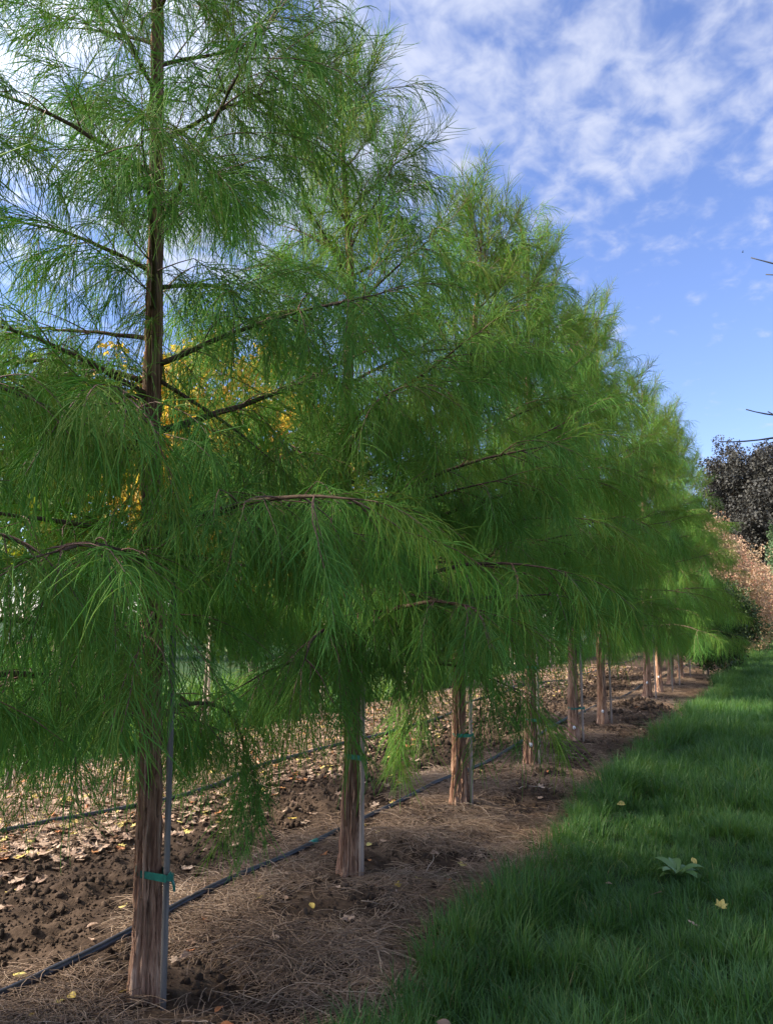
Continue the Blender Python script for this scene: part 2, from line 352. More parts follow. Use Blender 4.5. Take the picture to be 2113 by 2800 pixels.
def scatter(name, proto, pts, rots, scls, idxs, tints, parent=None, mb=None, mats=(), loc=(0, 0, 0)):
    """one object: an optional real mesh (twigs, stems) plus clumps set at the points"""
    mb = mb or MB(); nv = len(mb.v); k = len(pts)
    me = bpy.data.meshes.new(name)
    me.from_pydata([tuple(p) for p in mb.v] + [tuple(p) for p in pts], [], mb.f)
    for m in mats: me.materials.append(m)
    if mb.f:
        me.polygons.foreach_set('use_smooth', [True] * len(mb.f)); me.polygons.foreach_set('material_index', mb.m)
    z = np.zeros
    def A(n, ty, arr, fld='value'):
        at = me.attributes.new(n, ty, 'POINT'); at.data.foreach_set(fld, np.ascontiguousarray(arr).ravel())
    A('pt', 'BOOLEAN', np.concatenate([z(nv, bool), np.ones(k, bool)]))
    A('pidx', 'INT', np.concatenate([z(nv, np.int32), np.asarray(idxs, np.int32)]))
    A('rot', 'FLOAT_VECTOR', np.concatenate([z((nv, 3), np.float32), np.asarray(rots, np.float32).reshape(-1, 3)]), 'vector')
    A('scl', 'FLOAT', np.concatenate([z(nv, np.float32), np.asarray(scls, np.float32)]))
    A('tint', 'FLOAT', np.concatenate([z(nv, np.float32), np.asarray(tints, np.float32)]))
    o = OBJ(name, me, parent, loc)
    md = o.modifiers.new('scatter', 'NODES'); md.node_group = PROTO[proto]
    return o

# cypress sprays: a short red twig hung with long thread-like shoots
PITCHES = [-65, -35, -8, 22, 55]
def strand(mb, p, d, ln, r, grav, curl, segs=5):
    pts = [p.copy()]; d = d / np.linalg.norm(d); ds = ln / segs
    for k in range(segs):
        d = d + np.array([0, 0, -grav]) * (ds * 7) + np.array(curl) * ds * 6
        d = d / np.linalg.norm(d)
        p = p + d * ds; pts.append(p.copy())
    rr = r * np.array([0.75, 1.0, 1.0, 0.9, 0.7, 0.3])[:segs + 1]
    mb.tube(pts, rr, 3, 0, False, U(0, 1))
    return pts
def spray(pitch, kind):
    mb = MB(); p = R(pitch); ln = U(0.24, 0.34)
    d = np.array([math.cos(p), 0, math.sin(p)]); pos = np.zeros(3); tw = [pos.copy()]
    bend = -0.10 if kind == 0 else 0.10
    for k in range(6):
        d = d + np.array([0, U(-.12, .12), bend + U(-.05, .05)]); d /= np.linalg.norm(d)
        pos = pos + d * ln / 6; tw.append(pos.copy())
    tw = np.array(tw); mb.tube(tw, np.linspace(0.0024, 0.0011, 7), 3, 1, False)
    n = 38
    for k in range(n):
        s = (k + U(0, 1)) / n * 5.98; i = int(s); q = tw[i] * (1 - s + i) + tw[i + 1] * (s - i)
        ax = tw[i + 1] - tw[i]; ax /= np.linalg.norm(ax)
        az = U(0, 2 * math.pi)
        e1 = np.cross(ax, [0.1, 0.2, 1]); e1 /= np.linalg.norm(e1); e2 = np.cross(ax, e1)
        o = math.cos(az) * e1 + math.sin(az) * e2 * 0.7
        op = U(0.45, 1.3)
        dr = ax * math.cos(op) + o * math.sin(op) + np.array([0, 0, 0.25 if kind else 0.05])
        l = U(0.12, 0.26) * (1.0 if kind == 0 else 0.7)
        g = U(0.5, 1.7) if kind == 0 else U(-0.5, 0.5)
        pp = strand(mb, q, dr, l, U(0.0011, 0.0019), g, (U(-.7, .7), U(-.7, .7), U(-.1, .25)))
        if kind == 0 and U(0, 1) < 0.35:       # a forked shoot
            b = pp[2]; dd = pp[3] - pp[2] + np.array([U(-.02, .02), U(-.02, .02), 0])
            strand(mb, b, dd, l * 0.5, 0.0012, g, (U(-.6, .6), U(-.6, .6), 0))
    return mb.mesh('cypress_spray', [M['thread'], M['twig']])
SPR = []
for kd in (0, 1):
    for pt in PITCHES:
        for v in range(3): SPR.append(spray(pt, kd))
protos('cypress_spray', SPR)
def spray_index(kd, pitch):
    q = int(np.argmin([abs(pitch - k + U(-14, 14)) for k in PITCHES]))
    return kd * 15 + q * 3 + int(U(0, 2.999))

def norm(v): return v / (np.linalg.norm(v) + 1e-9)
def trunk_mesh(name, path, H, r0, mat, sides=40, rough=0.006, flare=0.9, seed=0, hi=2.6, lobes=5):
    zs = list(np.arange(-0.08, min(hi, H), 0.02 if sides > 60 else 0.04)) + list(np.arange(min(hi, H), H, 0.16)) + [H]
    zs = np.array(zs); an = math.pi + np.arange(sides) * 2 * math.pi / sides
    verts = []
    for z in zs:
        c = path(max(z, 0)); u = min(max(z / H, 0), 1)
        r = r0 * (1 - u) ** 0.85 + 0.004
        fl = 0.40 * flare * r0 * math.exp(-max(z, 0) / 0.10) + 0.25 * r0 * math.exp(-max(z, 0) / 0.5)
        nz = fbm(np.cos(an) * 3.2 + 5, np.sin(an) * 3.2 + z * 0.9 + seed, 2, seed)            # slow flutes
        rd = np.abs(fbm(an * 4.5 + z * 0.3 + 0.15 * math.sin(z * 5), np.full_like(an, z * 2.6 + seed * 3.3), 3, seed + 3, 0.6)) # strips of bark
        jag = fbm(an * 9, np.full_like(an, z * 6.0), 2, seed + 5)
        lob = np.cos(an * lobes + seed) * 0.16 * math.exp(-max(z, 0) / 0.2)
        k = min(1, r / (r0 * 0.6))
        rr = r + fl * (1 + lob * 2) + k * (0.10 * r0 * nz * 2 + rough * (1.6 - 14 * np.minimum(rd, 0.12) + 1.2 * np.sign(jag)) + rough * 0.8 * jag) + lob * r * 0.5
        verts.append(np.stack([c[0] + rr * np.cos(an), c[1] + rr * np.sin(an), np.full(sides, z)], 1))
    V = np.concatenate(verts); fs = []
    for i in range(len(zs) - 1):
        for j in range(sides):
            a = i * sides + j; b = i * sides + (j + 1) % sides
            fs.append((a, b, b + sides, a + sides))
    me = bpy.data.meshes.new(name); me.from_pydata([tuple(v) for v in V], [], fs); me.materials.append(mat)
    me.polygons.foreach_set('use_smooth', [True] * len(fs)); me.update()
    return me

def z_u(z, cb, H): return (z - cb) / (H - cb)
def cypress(k, y, H, r0, cb, Rmax, nb, label, lean=(0, 0), extra=(), dens=1.0, skip=None, x=0.0, seed=None, sc=1.0):
    seed = seed or k * 13 + 5
    global rng
    rng = np.random.default_rng(seed)
    root = EMPTY('cypress_tree', (x, y, gz(x, y)))
    TAG(root, label, 'tree', 'cypress trees planted in one row')
    w = [U(-1, 1) for _ in range(4)]
    def path(z):
        u = z / H
        return np.array([lean[0] * u ** 1.3 + 0.035 * w[0] * math.sin(2.3 * z + w[1]) * min(1, z), lean[1] * u ** 1.3 + 0.035 * w[2] * math.sin(1.9 * z + w[3] * 3) * min(1, z), z])
    OBJ('trunk', trunk_mesh('trunk', path, H, r0, M['bark'], sides=120 if k < 5 else 32, seed=k), root)
    tw = MB(); P = []; Ro = []; S = []; I = []; T = []
    br = []
    ga = U(0, 6)
    for q in range(nb):
        u = (q + U(0.0, 0.9)) / nb
        z = cb + (H - cb - 0.12) * u ** 1.05
        ga += 2.4 + U(-0.35, 0.35)
        ln = Rmax * (1 - u) ** 0.92 * U(0.72, 1.15) + 0.18
        if u < 0.10: ln *= 0.9
        e0 = 4 + 48 * u + U(-9, 9)
        e1 = (-24 if k < 3 else -12) + 75 * u + U(-12, 12)
        if skip and skip(z, ga % (2 * math.pi), ln): continue
        br.append((z, ga, ln, e0, e1, u, 1.0))
    for ex in extra: br.append((*ex[:5], (z_u(ex[0], cb, H)), ex[5] if len(ex) > 5 else 1.0))
    for (z, az, ln, e0, e1, u, bd) in br:
        u = min(max(u, 0), 1)
        p = path(z); n = 12; pts = [p.copy()]; yaw = az
        for i in range(n):
            e = R(e0 + (e1 - e0) * (i / (n - 1)) ** 1.4 + U(-4, 4)); yaw += U(-.09, .09)
            p = p + np.array([math.cos(yaw) * math.cos(e), math.sin(yaw) * math.cos(e), math.sin(e)]) * ln / n
            pts.append(p.copy())
        pts = np.array(pts); rb = 0.004 + 0.0085 * ln * (1 - 0.45 * u)
        bm = MB(); bm.tube(pts, rb * (1 - np.linspace(0, 1, n + 1)) ** 0.8 + 0.0025, 8, 0)
        OBJ('branch', bm.mesh('branch', [M['branch']]), root)
        # twigs
        st = 0.075 / dens / bd / (0.64 + (1.45 if k < 3 else 1.2) * u); s = 0.05 + 0.05 * ln; side = 1
        while s < ln:
            f = s / ln * n; i = min(int(f), n - 1); q = pts[i] * (1 - f + i) + pts[i + 1] * (f - i)
            d = norm(pts[i + 1] - pts[i]); yaw = math.atan2(d[1], d[0]); pe = math.asin(max(-1, min(1, d[2])))
            side = -side
            tl = U(0.16, 0.46) * (1 - 0.45 * s / ln) * (0.6 + 0.4 * ln / Rmax)
            ty = yaw + side * R(U(32, 72)); te = pe + R(U(-22, 26) + 14 * u)
            kd = 1 if U(0, 1) < max(0.04, (u - 0.42) * 1.5) else 0
            tp = [q.copy()]; c = q.copy(); m = 5
            for g in range(m):
                te += R(-5 if kd == 0 else 4) + R(U(-5, 5)); ty += U(-.1, .1)
                c = c + np.array([math.cos(ty) * math.cos(te), math.sin(ty) * math.cos(te), math.sin(te)]) * tl / m; tp.append(c.copy())
            tp = np.array(tp); tw.tube(tp, np.linspace(0.0042, 0.0018, m + 1), 4, 0, False)
            bt = U(-0.22, 0.22) + 0.07 + 0.52 * u
            ns = max(1, int(tl / 0.135 + U(0, 1)))
            for g in range(ns + 1):
                ff = (g + 0.35) / (ns + 1) * m if g < ns else m - 0.01
                a = int(ff); pp = tp[a] * (1 - ff + a) + tp[a + 1] * (ff - a)
                yy = ty + (U(-60, 60) if g < ns else U(-12, 12)) * math.pi / 180
                pit = math.degrees(te) + (U(-40, 15) if kd == 0 else U(-10, 40))
                P.append(pp); Ro.append((R(U(-12, 12)), R(U(-8, 8)), yy)); S.append(U(0.8, 1.2) * sc * (1.0 if kd == 0 else 0.85)); I.append(spray_index(kd, pit)); T.append(bt + U(-0.12, 0.12))
            s += st * U(0.6, 1.4)
        # leading spray at the tip
        d = norm(pts[-1] - pts[-2])
        for _ in range(2):
            P.append(pts[-1]); Ro.append((0, 0, math.atan2(d[1], d[0]) + U(-.3, .3))); S.append(U(.9, 1.2) * sc); I.append(spray_index(1 if u > 0.5 else 0, math.degrees(math.asin(d[2])))); T.append(0.4 + 0.3 * u)
    # short shoots on the stem itself and the leader
    for q in range(int(46 * dens)):
        z = U(cb - 0.1, H); p = path(z); az = U(0, 6.283)
        kd = 1 if z > H * 0.6 else 0
        P.append(p); Ro.append((0, 0, az)); S.append(U(0.7, 1.1) * sc); I.append(spray_index(kd, U(-30, 40) if z < H - 0.5 else 60)); T.append(U(0.2, 0.7))
    c = scatter('crown', 'cypress_spray', P, Ro, S, I, np.clip(T, 0, 1), root, tw, [M['twig']])
    TAG(c, kind='stuff')
    return root, path

def stake(y, x, h, r, mat, label, lean=(0, 0)):
    mb = MB(); pts = [(lean[0] * z / h, lean[1] * z / h, z) for z in np.linspace(-0.10, h, 8)]
    mb.tube(pts, [r * (1 + 0.05 * math.sin(i * 2.1)) for i in range(8)], 12, 0)
    o = OBJ('tree_stake', mb.mesh('tree_stake', [mat]), None, (x, y, gz(x, y)))
    TAG(o, label, 'stake', 'stakes standing beside the cypress trunks')
    return o
def tie(ty, path, tz, r, sx, sy, sr, label, tail=0.06, x=0.0):
    """green tape looped round trunk and stake: hull of two circles"""
    c = path(tz); z0 = gz(x, ty) + tz
    a = np.array([x + c[0], ty + c[1]]); b = np.array([sx, sy])
    pts = []
    for cc, rr in ((a, r + 0.004), (b, sr + 0.003)):
        for q in np.linspace(0, 2 * math.pi, 40, endpoint=False): pts.append(cc + rr * np.array([math.cos(q), math.sin(q)]))
    pts = sorted(map(tuple, pts))
    def half(ps):
        h = []
        for p in ps:
            while len(h) > 1 and (h[-1][0] - h[-2][0]) * (p[1] - h[-2][1]) - (h[-1][1] - h[-2][1]) * (p[0] - h[-2][0]) <= 0: h.pop()
            h.append(p)
        return h
    hl = half(pts)[:-1] + half(pts[::-1])[:-1]; n = len(hl)
    ce = np.mean(hl, 0); mb = MB(); V = []
    for k, p in enumerate(hl):
        d = norm(np.array(p) - ce); w = 0.012 + 0.004 * math.sin(k * 0.7); dz = 0.006 * math.sin(k * 0.4)
        for rr, zz in ((0, -w), (0.0025, -w), (0.0025, w), (0, w)): V.append((p[0] + d[0] * rr, p[1] + d[1] * rr, z0 + zz + dz))
    Fc = []
    for k in range(n):
        for j in range(4): Fc.append((k * 4 + j, ((k + 1) % n) * 4 + j, ((k + 1) % n) * 4 + (j + 1) % 4, k * 4 + (j + 1) % 4))
    mb.poly(V, Fc)
    # knot and loose tail on the stake side
    kp = b + norm(b - a) * (sr + 0.008)
    mb.box((kp[0], kp[1], z0), (0.011, 0.011, 0.014), 0, 0.5)
    mb.tube([(kp[0], kp[1], z0), (kp[0] + 0.012, kp[1] + 0.006, z0 - tail * 0.5), (kp[0] + 0.008, kp[1] + 0.015, z0 - tail)], 0.006, 4)
    mb.v = [v - np.array([ce[0], ce[1], z0]) for v in mb.v]
    o = OBJ('tie_tape', mb.mesh('tie_tape', [M['tie']], False), None, (ce[0], ce[1], z0))
    TAG(o, label, 'tie', 'green ties on the cypress trunks')
def trunk_tag(root, ang, z, r):
    mb = MB(); n = 14; c, s = math.cos(ang), math.sin(ang)
    V = []
    for rr, dep in ((0.019, 0), (0.019, 0.004), (0.0, 0.005)):
        for q in range(n):
            a = q * 2 * math.pi / n
            V.append((c * (r + dep) - s * rr * math.cos(a), s * (r + dep) + c * rr * math.cos(a), z + rr * 1.25 * math.sin(a)))
    Fc = [(k, (k + 1) % n, n + (k + 1) % n, n + k) for k in range(n)] + [(n + k, n + (k + 1) % n, 2 * n + (k + 1) % n, 2 * n + k) for k in range(n)]
    mb.poly(V, Fc)
    tg = OBJ('tag', mb.mesh('tag', [M['tagw']]), root)
    tg['label'] = 'round white tag low on the trunk'
    m2 = MB(); p = [(c * (r + 0.007) - s * a, s * (r + 0.007) + c * a, z + b2) for a, b2 in ((-0.003, 0.010), (0.002, 0.003), (-0.002, -0.004), (0.003, -0.010))]
    m2.tube(p, 0.0018, 4); OBJ('tag_mark', m2.mesh('tag_mark', [M['print']]), tg)

def toward_cam(x, y): return math.atan2(0 - y, CAMX - x)

spec = [
 # k, y, H, r0, crown base, Rmax, branches, lean, density
 (0, 0.85, 6.2, 0.070, 1.5, 1.0, 30, (0.0, 0.0), 0.8),
 (1, 2.63, 6.4, 0.040, 1.15, 1.35, 38, (0.05, -0.35), 0.92),
 (2, 4.37, 5.45, 0.041, 1.25, 1.45, 44, (0.0, -0.15), 0.92),
 (3, 6.18, 5.45, 0.046, 1.55, 1.35, 44, (0.15, 0.35), 0.88),
 (4, 8.19, 6.05, 0.050, 1.6, 1.35, 42, (0.1, 0.1), 0.85),
 (5, 10.05, 5.6, 0.050, 1.55, 1.35, 42, (0.1, 0.2), 1.0),
 (6, 11.76, 6.5, 0.050, 1.4, 1.4, 42, (0.1, 0.25), 0.9),
 (7, 15.8, 6.2, 0.056, 1.35, 1.5, 42, (0.15, 0.1), 0.9),
 (8, 17.3, 6.0, 0.054, 1.3, 1.5, 40, (0.15, 0.2), 0.85),
 (9, 19.2, 6.6, 0.054, 1.2, 1.6, 40, (0.2, 0.3), 0.85),
 (10, 21.0, 6.4, 0.054, 1.0, 1.7, 40, (0.2, 0.3), 0.85),
]
look = {
 0: 'feathery cypress whose branches reach in over the hose beside the sparse-crowned tree',
 1: 'tall sparse cypress with dark bare trunk and flared peeling base beside a grey stake',
 2: 'dense weeping cypress with tan wooden stake and green tie, next to the sparse one',
 3: 'cypress with a long green curtain of shoots hanging beside its shaggy trunk',
 4: 'cypress with straight tan trunk rising from a small earth mound, two green ties',
 5: 'cypress with slim brown trunk just past the one on the small earth mound',
 6: 'tall cypress standing just before the fresh dark soil heap',
 7: 'cypress just beyond the soil heap with a white tag on its flared foot',
 8: 'cypress close behind the one beyond the soil heap',
 9: 'cypress second from the dark green shrub at the row end',
 10: 'last cypress of the row with low skirts touching the dark green shrub',
}
extra = {
 1: [(2.46, R(68), 1.5, 24, 38), (2.69, R(205), 1.1, 18, -25), (2.62, R(235), 1.0, 2, -30), (2.39, R(190), 1.1, 6, -4), (2.2, R(75), 1.0, -20, -28, 0.5), (2.72, R(60), 0.7, -22, -40, 0.4),
     (1.14, R(92), 0.9, 22, -105, 0.6), (1.3, R(215), 1.2, 0, -80, 0.5), (1.2, R(240), 1.25, 0, -80, 0.5), (1.35, R(-115), 1.35, 0, -75, 0.5), (1.5, R(200), 1.2, 4, -60, 0.5), (1.22, R(222), 1.2, 14, -40, 0.6), (1.75, R(-60), 1.35, 12, -14), (1.5, R(-95), 1.3, 14, -16), (1.95, R(-20), 1.3, 14, -10), (1.35, R(-130), 1.3, 4, -46, 0.5), (1.6, R(-40), 1.1, 8, -20, 0.6)],
 2: [(1.45, R(-30), 1.45, 20, -10), (1.50, R(10), 1.4, 20, -4), (1.7, R(-10), 1.55, 18, -12), (2.0, R(20), 1.6, 24, 10), (2.2, R(-25), 1.5, 20, 4), (1.45, R(-70), 1.45, 14, -24), (1.8, R(-50), 1.5, 18, -6), (2.5, R(30), 1.5, 34, 40)],
 3: [(1.2, R(-122), 1.0, 0, -92, 0.7), (1.3, R(-105), 0.85, 0, -84, 0.6), (1.85, R(10), 1.25, 22, 4), (2.0, R(-20), 1.25, 20, 0)],
}
# the sparse tree has no low boughs towards its weeping neighbour
def clear_right(z, az, ln):
    a = math.degrees(az); a = a - 360 if a > 180 else a
    return (z < 1.75 and -45 < a < 70 and ln > 0.8) or (1.9 < z < 2.8 and 50 < a < 175)
SKIP = {1: clear_right}
ROOTS = {}
for (k, y, H, r0, cb, Rm, nb, lean, dn) in spec:
    ROOTS[k] = cypress(k, y, H, r0, cb + (0.25 if 2 < k < 6 else -0.1 if k > 5 else 0), Rm * (0.94 if k > 2 else 1), nb, look[k], lean, extra.get(k, ()), dn * (0.82 if k < 2 else 0.56 if k < 3 else 0.45), SKIP.get(k), sc=(1.0, 1.05, 1.2)[k] if k < 3 else 1.35)
rng = np.random.default_rng(77)
stk = {1: (0.135, 2.60, 2.35, 0.0140, 'stakegrey', 'grey weathered stake beside the flared trunk of the sparse cypress'),
       2: (0.105, 4.33, 2.1, 0.0155, 'stake', 'smooth tan wooden stake tied to the weeping cypress'),
       3: (0.10, 6.20, 2.1, 0.0155, 'stake', 'brown stake beside the trunk with the hanging curtain'),
       4: (0.10, 8.17, 2.1, 0.0155, 'stake', 'tan stake beside the trunk on the small earth mound'),
       5: (0.11, 10.08, 2.0, 0.0155, 'stake', 'tan stake just past the small earth mound'),
       6: (0.12, 11.80, 2.0, 0.0150, 'stake', 'thin stake just before the dark soil heap'),
       7: (0.17, 15.75, 2.0, 0.0155, 'stake', 'thin stake just beyond the dark soil heap'),
       8: (0.26, 17.4, 2.0, 0.0155, 'stake', 'thin stake second beyond the dark soil heap'),
       9: (0.20, 19.1, 2.0, 0.0155, 'stake', 'pale stake third beyond the dark soil heap'),
       10: (0.22, 21.1, 2.0, 0.0155, 'stake', 'pale stake at the foot of the last cypress')}
for k, (sx, sy, h, r, mt, lb) in stk.items():
    stake(sy, sx, h, r, M[mt], lb, (0.0 if k != 1 else -0.05, 0.02))
YS = {s[0]: s[1] for s in spec}; RR = {s[0]: s[3] for s in spec}
tielab = {1: 'green tape tied low round the flared peeling trunk', 2: 'bright green tape tying the weeping cypress to its tan stake', 3: 'green tape knotted on the trunk with the hanging curtain',
          4: 'wide green tape round the trunk on the small earth mound', 5: 'green tape on the slim trunk past the small earth mound'}
for k, tz in ((1, 0.52), (2, 0.72), (3, 0.58), (4, 0.50), (5, 0.44)):
    sx, sy, h, r, mt, lb = stk[k]
    tie(YS[k], ROOTS[k][1], tz, RR[k] * 1.16, sx, sy, r, tielab[k])
tie(8.19, ROOTS[4][1], 1.05, RR[4] * 0.95, stk[4][0], stk[4][1], 0.0155, 'thin green tape higher up the trunk on the small earth mound')
for k, z in ((4, 0.24), (5, 0.20), (6, 0.20), (7, 0.30), (8, 0.34)):
    trunk_tag(ROOTS[k][0], toward_cam(0, YS[k]) + 0.1, z, RR[k] * (1.0 + 0.25 + 0.12))

# ------------------------------------------------------------------ leaf-clump trees and shrubs
def leafclump(n, rad, size, mat, droop=0.2, seed=0, lobed=False, flat=1.0):
    mb = MB()
    for k in range(n):
        v = np.array([U(-1, 1), U(-1, 1), U(-1, 1) * flat]); v = norm(v) * rad * U(0.2, 1) ** 0.5
        a = norm(np.array([U(-1, 1), U(-1, 1), U(-1, 0.6) - droop])); b = norm(np.cross(a, [U(-1, 1), U(-1, 1), U(-1, 1)])); c = np.cross(a, b)
        s = size * U(0.7, 1.25)
        if lobed:
            pts = [v, v + s * (0.35 * a + 0.55 * b), v + s * (0.55 * a + 0.25 * b), v + s * 1.15 * a + 0.12 * s * c, v + s * (0.55 * a - 0.25 * b), v + s * (0.35 * a - 0.55 * b)]
            mb.poly(pts, [(0, 1, 2), (0, 2, 3, 4), (0, 4, 5)], 0, U(0, 1))
        else:
            w = 0.30 * s
            pts = [v, v + 0.5 * s * a + w * b + 0.06 * s * c, v + s * a, v + 0.5 * s * a - w * b + 0.06 * s * c]
            mb.poly(pts, [(0, 1, 2), (0, 2, 3)], 0, U(0, 1))
    return mb.mesh('leaf_clump', [mat], False)
rng = np.random.default_rng(5)
for nm, (n, rad, size, mat, droop, lob) in dict(
    maple_clump=(16, 0.17, 0.085, 'maple', 0.3, True), green_maple_clump=(16, 0.17, 0.08, 'mapleg', 0.3, True), purple_clump=(110, 0.50, 0.115, 'purple', 0.3, True),
    tan_clump=(80, 0.30, 0.062, 'tan', 0.5, False), dark_clump=(50, 0.24, 0.065, 'darkg', 0.2, False), pale_clump=(40, 0.24, 0.08, 'paleg', -0.3, False), far_clump=(60, 0.5, 0.20, 'fargreen', 0.2, False)).items():
    protos(nm, [leafclump(n, rad, size, M[mat], droop, 0, lob) for _ in range(5)])

def leafy(name, loc, H, cz, rx, rz, proto, nclump, bark, label, cat, group, tr=0.05, limbs=9, shape='ball', sc=1.0, seed=1, tintb=0.5, base=0.0, lumps=14, gaps=0.3, core=True):
    """trunk, limbs that reach the crown's lobes, and a crown of leaf clumps gathered on those lobes"""
    global rng
    rng = np.random.default_rng(seed)
    x, y = loc; root = EMPTY(name, (x, y, gz(x, y))); TAG(root, label, cat, group)
    top = cz + rz * 0.5
    path = lambda z: np.array([0.05 * math.sin(z * 1.1 + seed), 0.05 * math.cos(z * 0.9 + seed) - 0.05 * math.cos(seed), z])
    OBJ('trunk', trunk_mesh('trunk', path, top, tr, bark, 16, 0.002 if tr < 0.1 else 0.01, 0.5, seed, min(2, top * 0.5)), root)
    P = []; Ro = []; S = []; I = []; T = []
    cs = []
    for k in range(lumps):
        for _ in range(40):
            v = np.array([U(-1, 1), U(-1, 1), U(-1, 1)])
            if np.linalg.norm(v) < 1: break
        v = norm(v) * U(0.35, 0.80)
        if shape == 'cone':
            h = U(0, 1); q = U(0, 6.283); rr = (1 - h) * U(0.3, 0.8); v = np.array([rr * math.cos(q), rr * math.sin(q), h * 1.9 - 0.95])
        c = np.array([v[0] * rx, v[1] * rx, cz + v[2] * rz]); cs.append((c, U(0.26, 0.48) * (0.7 if shape == 'cone' else 1)))
    for k in range(limbs):
        c, _ = cs[k % len(cs)]
        z0 = max(base + 0.15, min(top - 0.1, c[2] - U(0.3, 0.9) * rx)); p0 = path(z0); mid = (p0 + c) / 2 + np.array([0, 0, 0.12 * rx])
        q = np.linspace(0, 1, 8)[:, None]; pts = (1 - q) ** 2 * p0 + 2 * q * (1 - q) * mid + q * q * c
        bm = MB(); bm.tube(pts, np.linspace(tr * 0.45, tr * 0.1, 8) + 0.002, 6, 0); OBJ('branch', bm.mesh('branch', [bark]), root)
    for k in range(nclump):
        c, r = cs[int(U(0, len(cs) - 0.001))]
        v = norm(np.array([U(-1, 1), U(-1, 1), U(-1, 1)])) * U(0.25, 1.0) ** 0.5 * r
        if U(0, 1) > 1 - gaps * 0.3:
            v = v * 1.35
        p = c + np.array([v[0] * rx, v[1] * rx, v[2] * rz])
        if p[2] < base + 0.1: p[2] = base + 0.1 + U(0, 0.3)
        P.append(p); Ro.append((U(-.5, .5), U(-.5, .5), U(0, 6.283))); S.append(U(0.7, 1.25) * sc); I.append(int(U(0, 4.999)))
        T.append(tintb + U(-.3, .3) + 0.15 * math.sin(c[0] * 3 + c[2] * 2))
    TAG(scatter('crown', proto, P, Ro, S, I, np.clip(T, 0, 1), root), kind='stuff')
    return root

# young maples beyond the bare strip; first two out of view, added to shade the grass
for k, (y, H, cz, rx, rz, pr, lab, nc) in enumerate([
    (-0.6, 4.8, 3.4, 1.4, 1.5, 'green_maple_clump', 'green maple standing before the first visible stretch of the far row', 300),
    (2.2, 4.8, 3.4, 1.4, 1.5, 'green_maple_clump', 'green and yellow maple at the near end of the far row', 300),
    (4.95, 4.2, 3.0, 1.2, 1.25, 'green_maple_clump', 'low green maple next to the golden orange maple', 300),
    (7.65, 5.1, 3.55, 1.75, 1.7, 'maple_clump', 'golden orange maple with pale slender trunk beyond the leaf litter', 900),
    (10.4, 5.0, 3.5, 1.2, 1.5, 'maple_clump', 'yellow maple behind the weeping cypress, second in the far row', 380),
    (13.4, 4.6, 3.2, 1.2, 1.4, 'green_maple_clump', 'green maple turning yellow, third in the row beyond the leaf litter', 360),
    (16.6, 4.6, 3.2, 1.2, 1.4, 'green_maple_clump', 'green maple, fourth in the row beyond the leaf litter', 360),
    (20.0, 4.4, 3.0, 1.3, 1.3, 'maple_clump', 'yellow maple well along the row beyond the leaf litter', 330),
    (24.0, 4.4, 3.0, 1.3, 1.3, 'green_maple_clump', 'last green maple of the row beyond the leaf litter', 330)]):
    xx = -4.0 - 0.02 * k
    leafy('maple_tree', (xx, y), H, cz, rx, rz, pr, nc, M['graybark'], lab, 'tree', 'maples in the row beyond the bare strip', 0.028, 12, 'ball', 1.15, 40 + k, 0.5, 1.2, 16, 0.8)
    mb = MB(); mb.tube([(0, 0, z) for z in np.linspace(-0.1, 2.2, 6)], 0.017, 8)
    TAG(OBJ('maple_stake', mb.mesh('maple_stake', [M['stakepale']]), None, (xx + 0.1, y - 0.05, gz(xx + 0.1, y - 0.05))), 'pale stake standing beside the ' + ['maple before the first visible stretch of the far row', 'maple at the near end of the far row', 'low green maple', 'golden orange maple', 'second maple in the far row', 'third maple in the far row', 'fourth maple in the far row', 'fifth maple in the far row', 'last maple in the far row'][k], 'stake', 'stakes of the maple row')

# end of the cypress row: dark green shrub, then tan shrubs
leafy('green_shrub', (0.45, 23.4), 2.7, 1.35, 1.35, 1.2, 'dark_clump', 620, M['graybark'], 'dark green dense shrub at the end of the cypress row', 'shrub', None, 0.04, 6, 'ball', 1.1, 61, 0.35, 0.05, 18)
leafy('green_shrub', (0.5, 26.4), 2.8, 1.35, 1.4, 1.25, 'dark_clump', 620, M['graybark'], 'olive green shrub between dark shrub and tan hedge shrubs', 'shrub', None, 0.04, 6, 'ball', 1.2, 62, 0.75, 0.05, 18)
for k, (x, y, h, r) in enumerate([(0.1, 29.5, 5.6, 1.9), (0.5, 33, 5.0, 1.9), (0.5, 37.5, 5.0, 2.0), (0.6, 43, 4.6, 2.0), (0.5, 50, 4.6, 2.2), (0.9, 58, 4.6, 2.4)]):
    leafy('tan_shrub', (x, y), h, h * 0.52, r, h * 0.46, 'tan_clump', 560 if k < 3 else 420, M['graybark'], 'tan and pinkish autumn shrub, %s beyond the dark green shrubs' % ['first', 'second', 'third', 'fourth', 'fifth', 'last'][k], 'shrub', 'tan shrubs in line with the cypress row', 0.05, 8, 'ball', 1.15 + 0.08 * k, 70 + k, 0.5, 0.05, 20)
leafy('conical_tree', (2.15, 56), 7.6, 3.9, 1.3, 3.6, 'pale_clump', 420, M['graybark'], 'slim pale green conical tree in front of the dark purple tree', 'tree', None, 0.07, 8, 'cone', 1.5, 81, 0.5, 0.1, 26)
leafy('purple_tree', (2.9, 63), 15.6, 8.3, 7.6, 6.9, 'purple_clump', 3000, M['graybark'], 'big round dark purple-leaved tree beyond the end of the path', 'tree', None, 0.32, 18, 'ball', 1.25, 91, 0.5, 1.5, 60, 0.6)
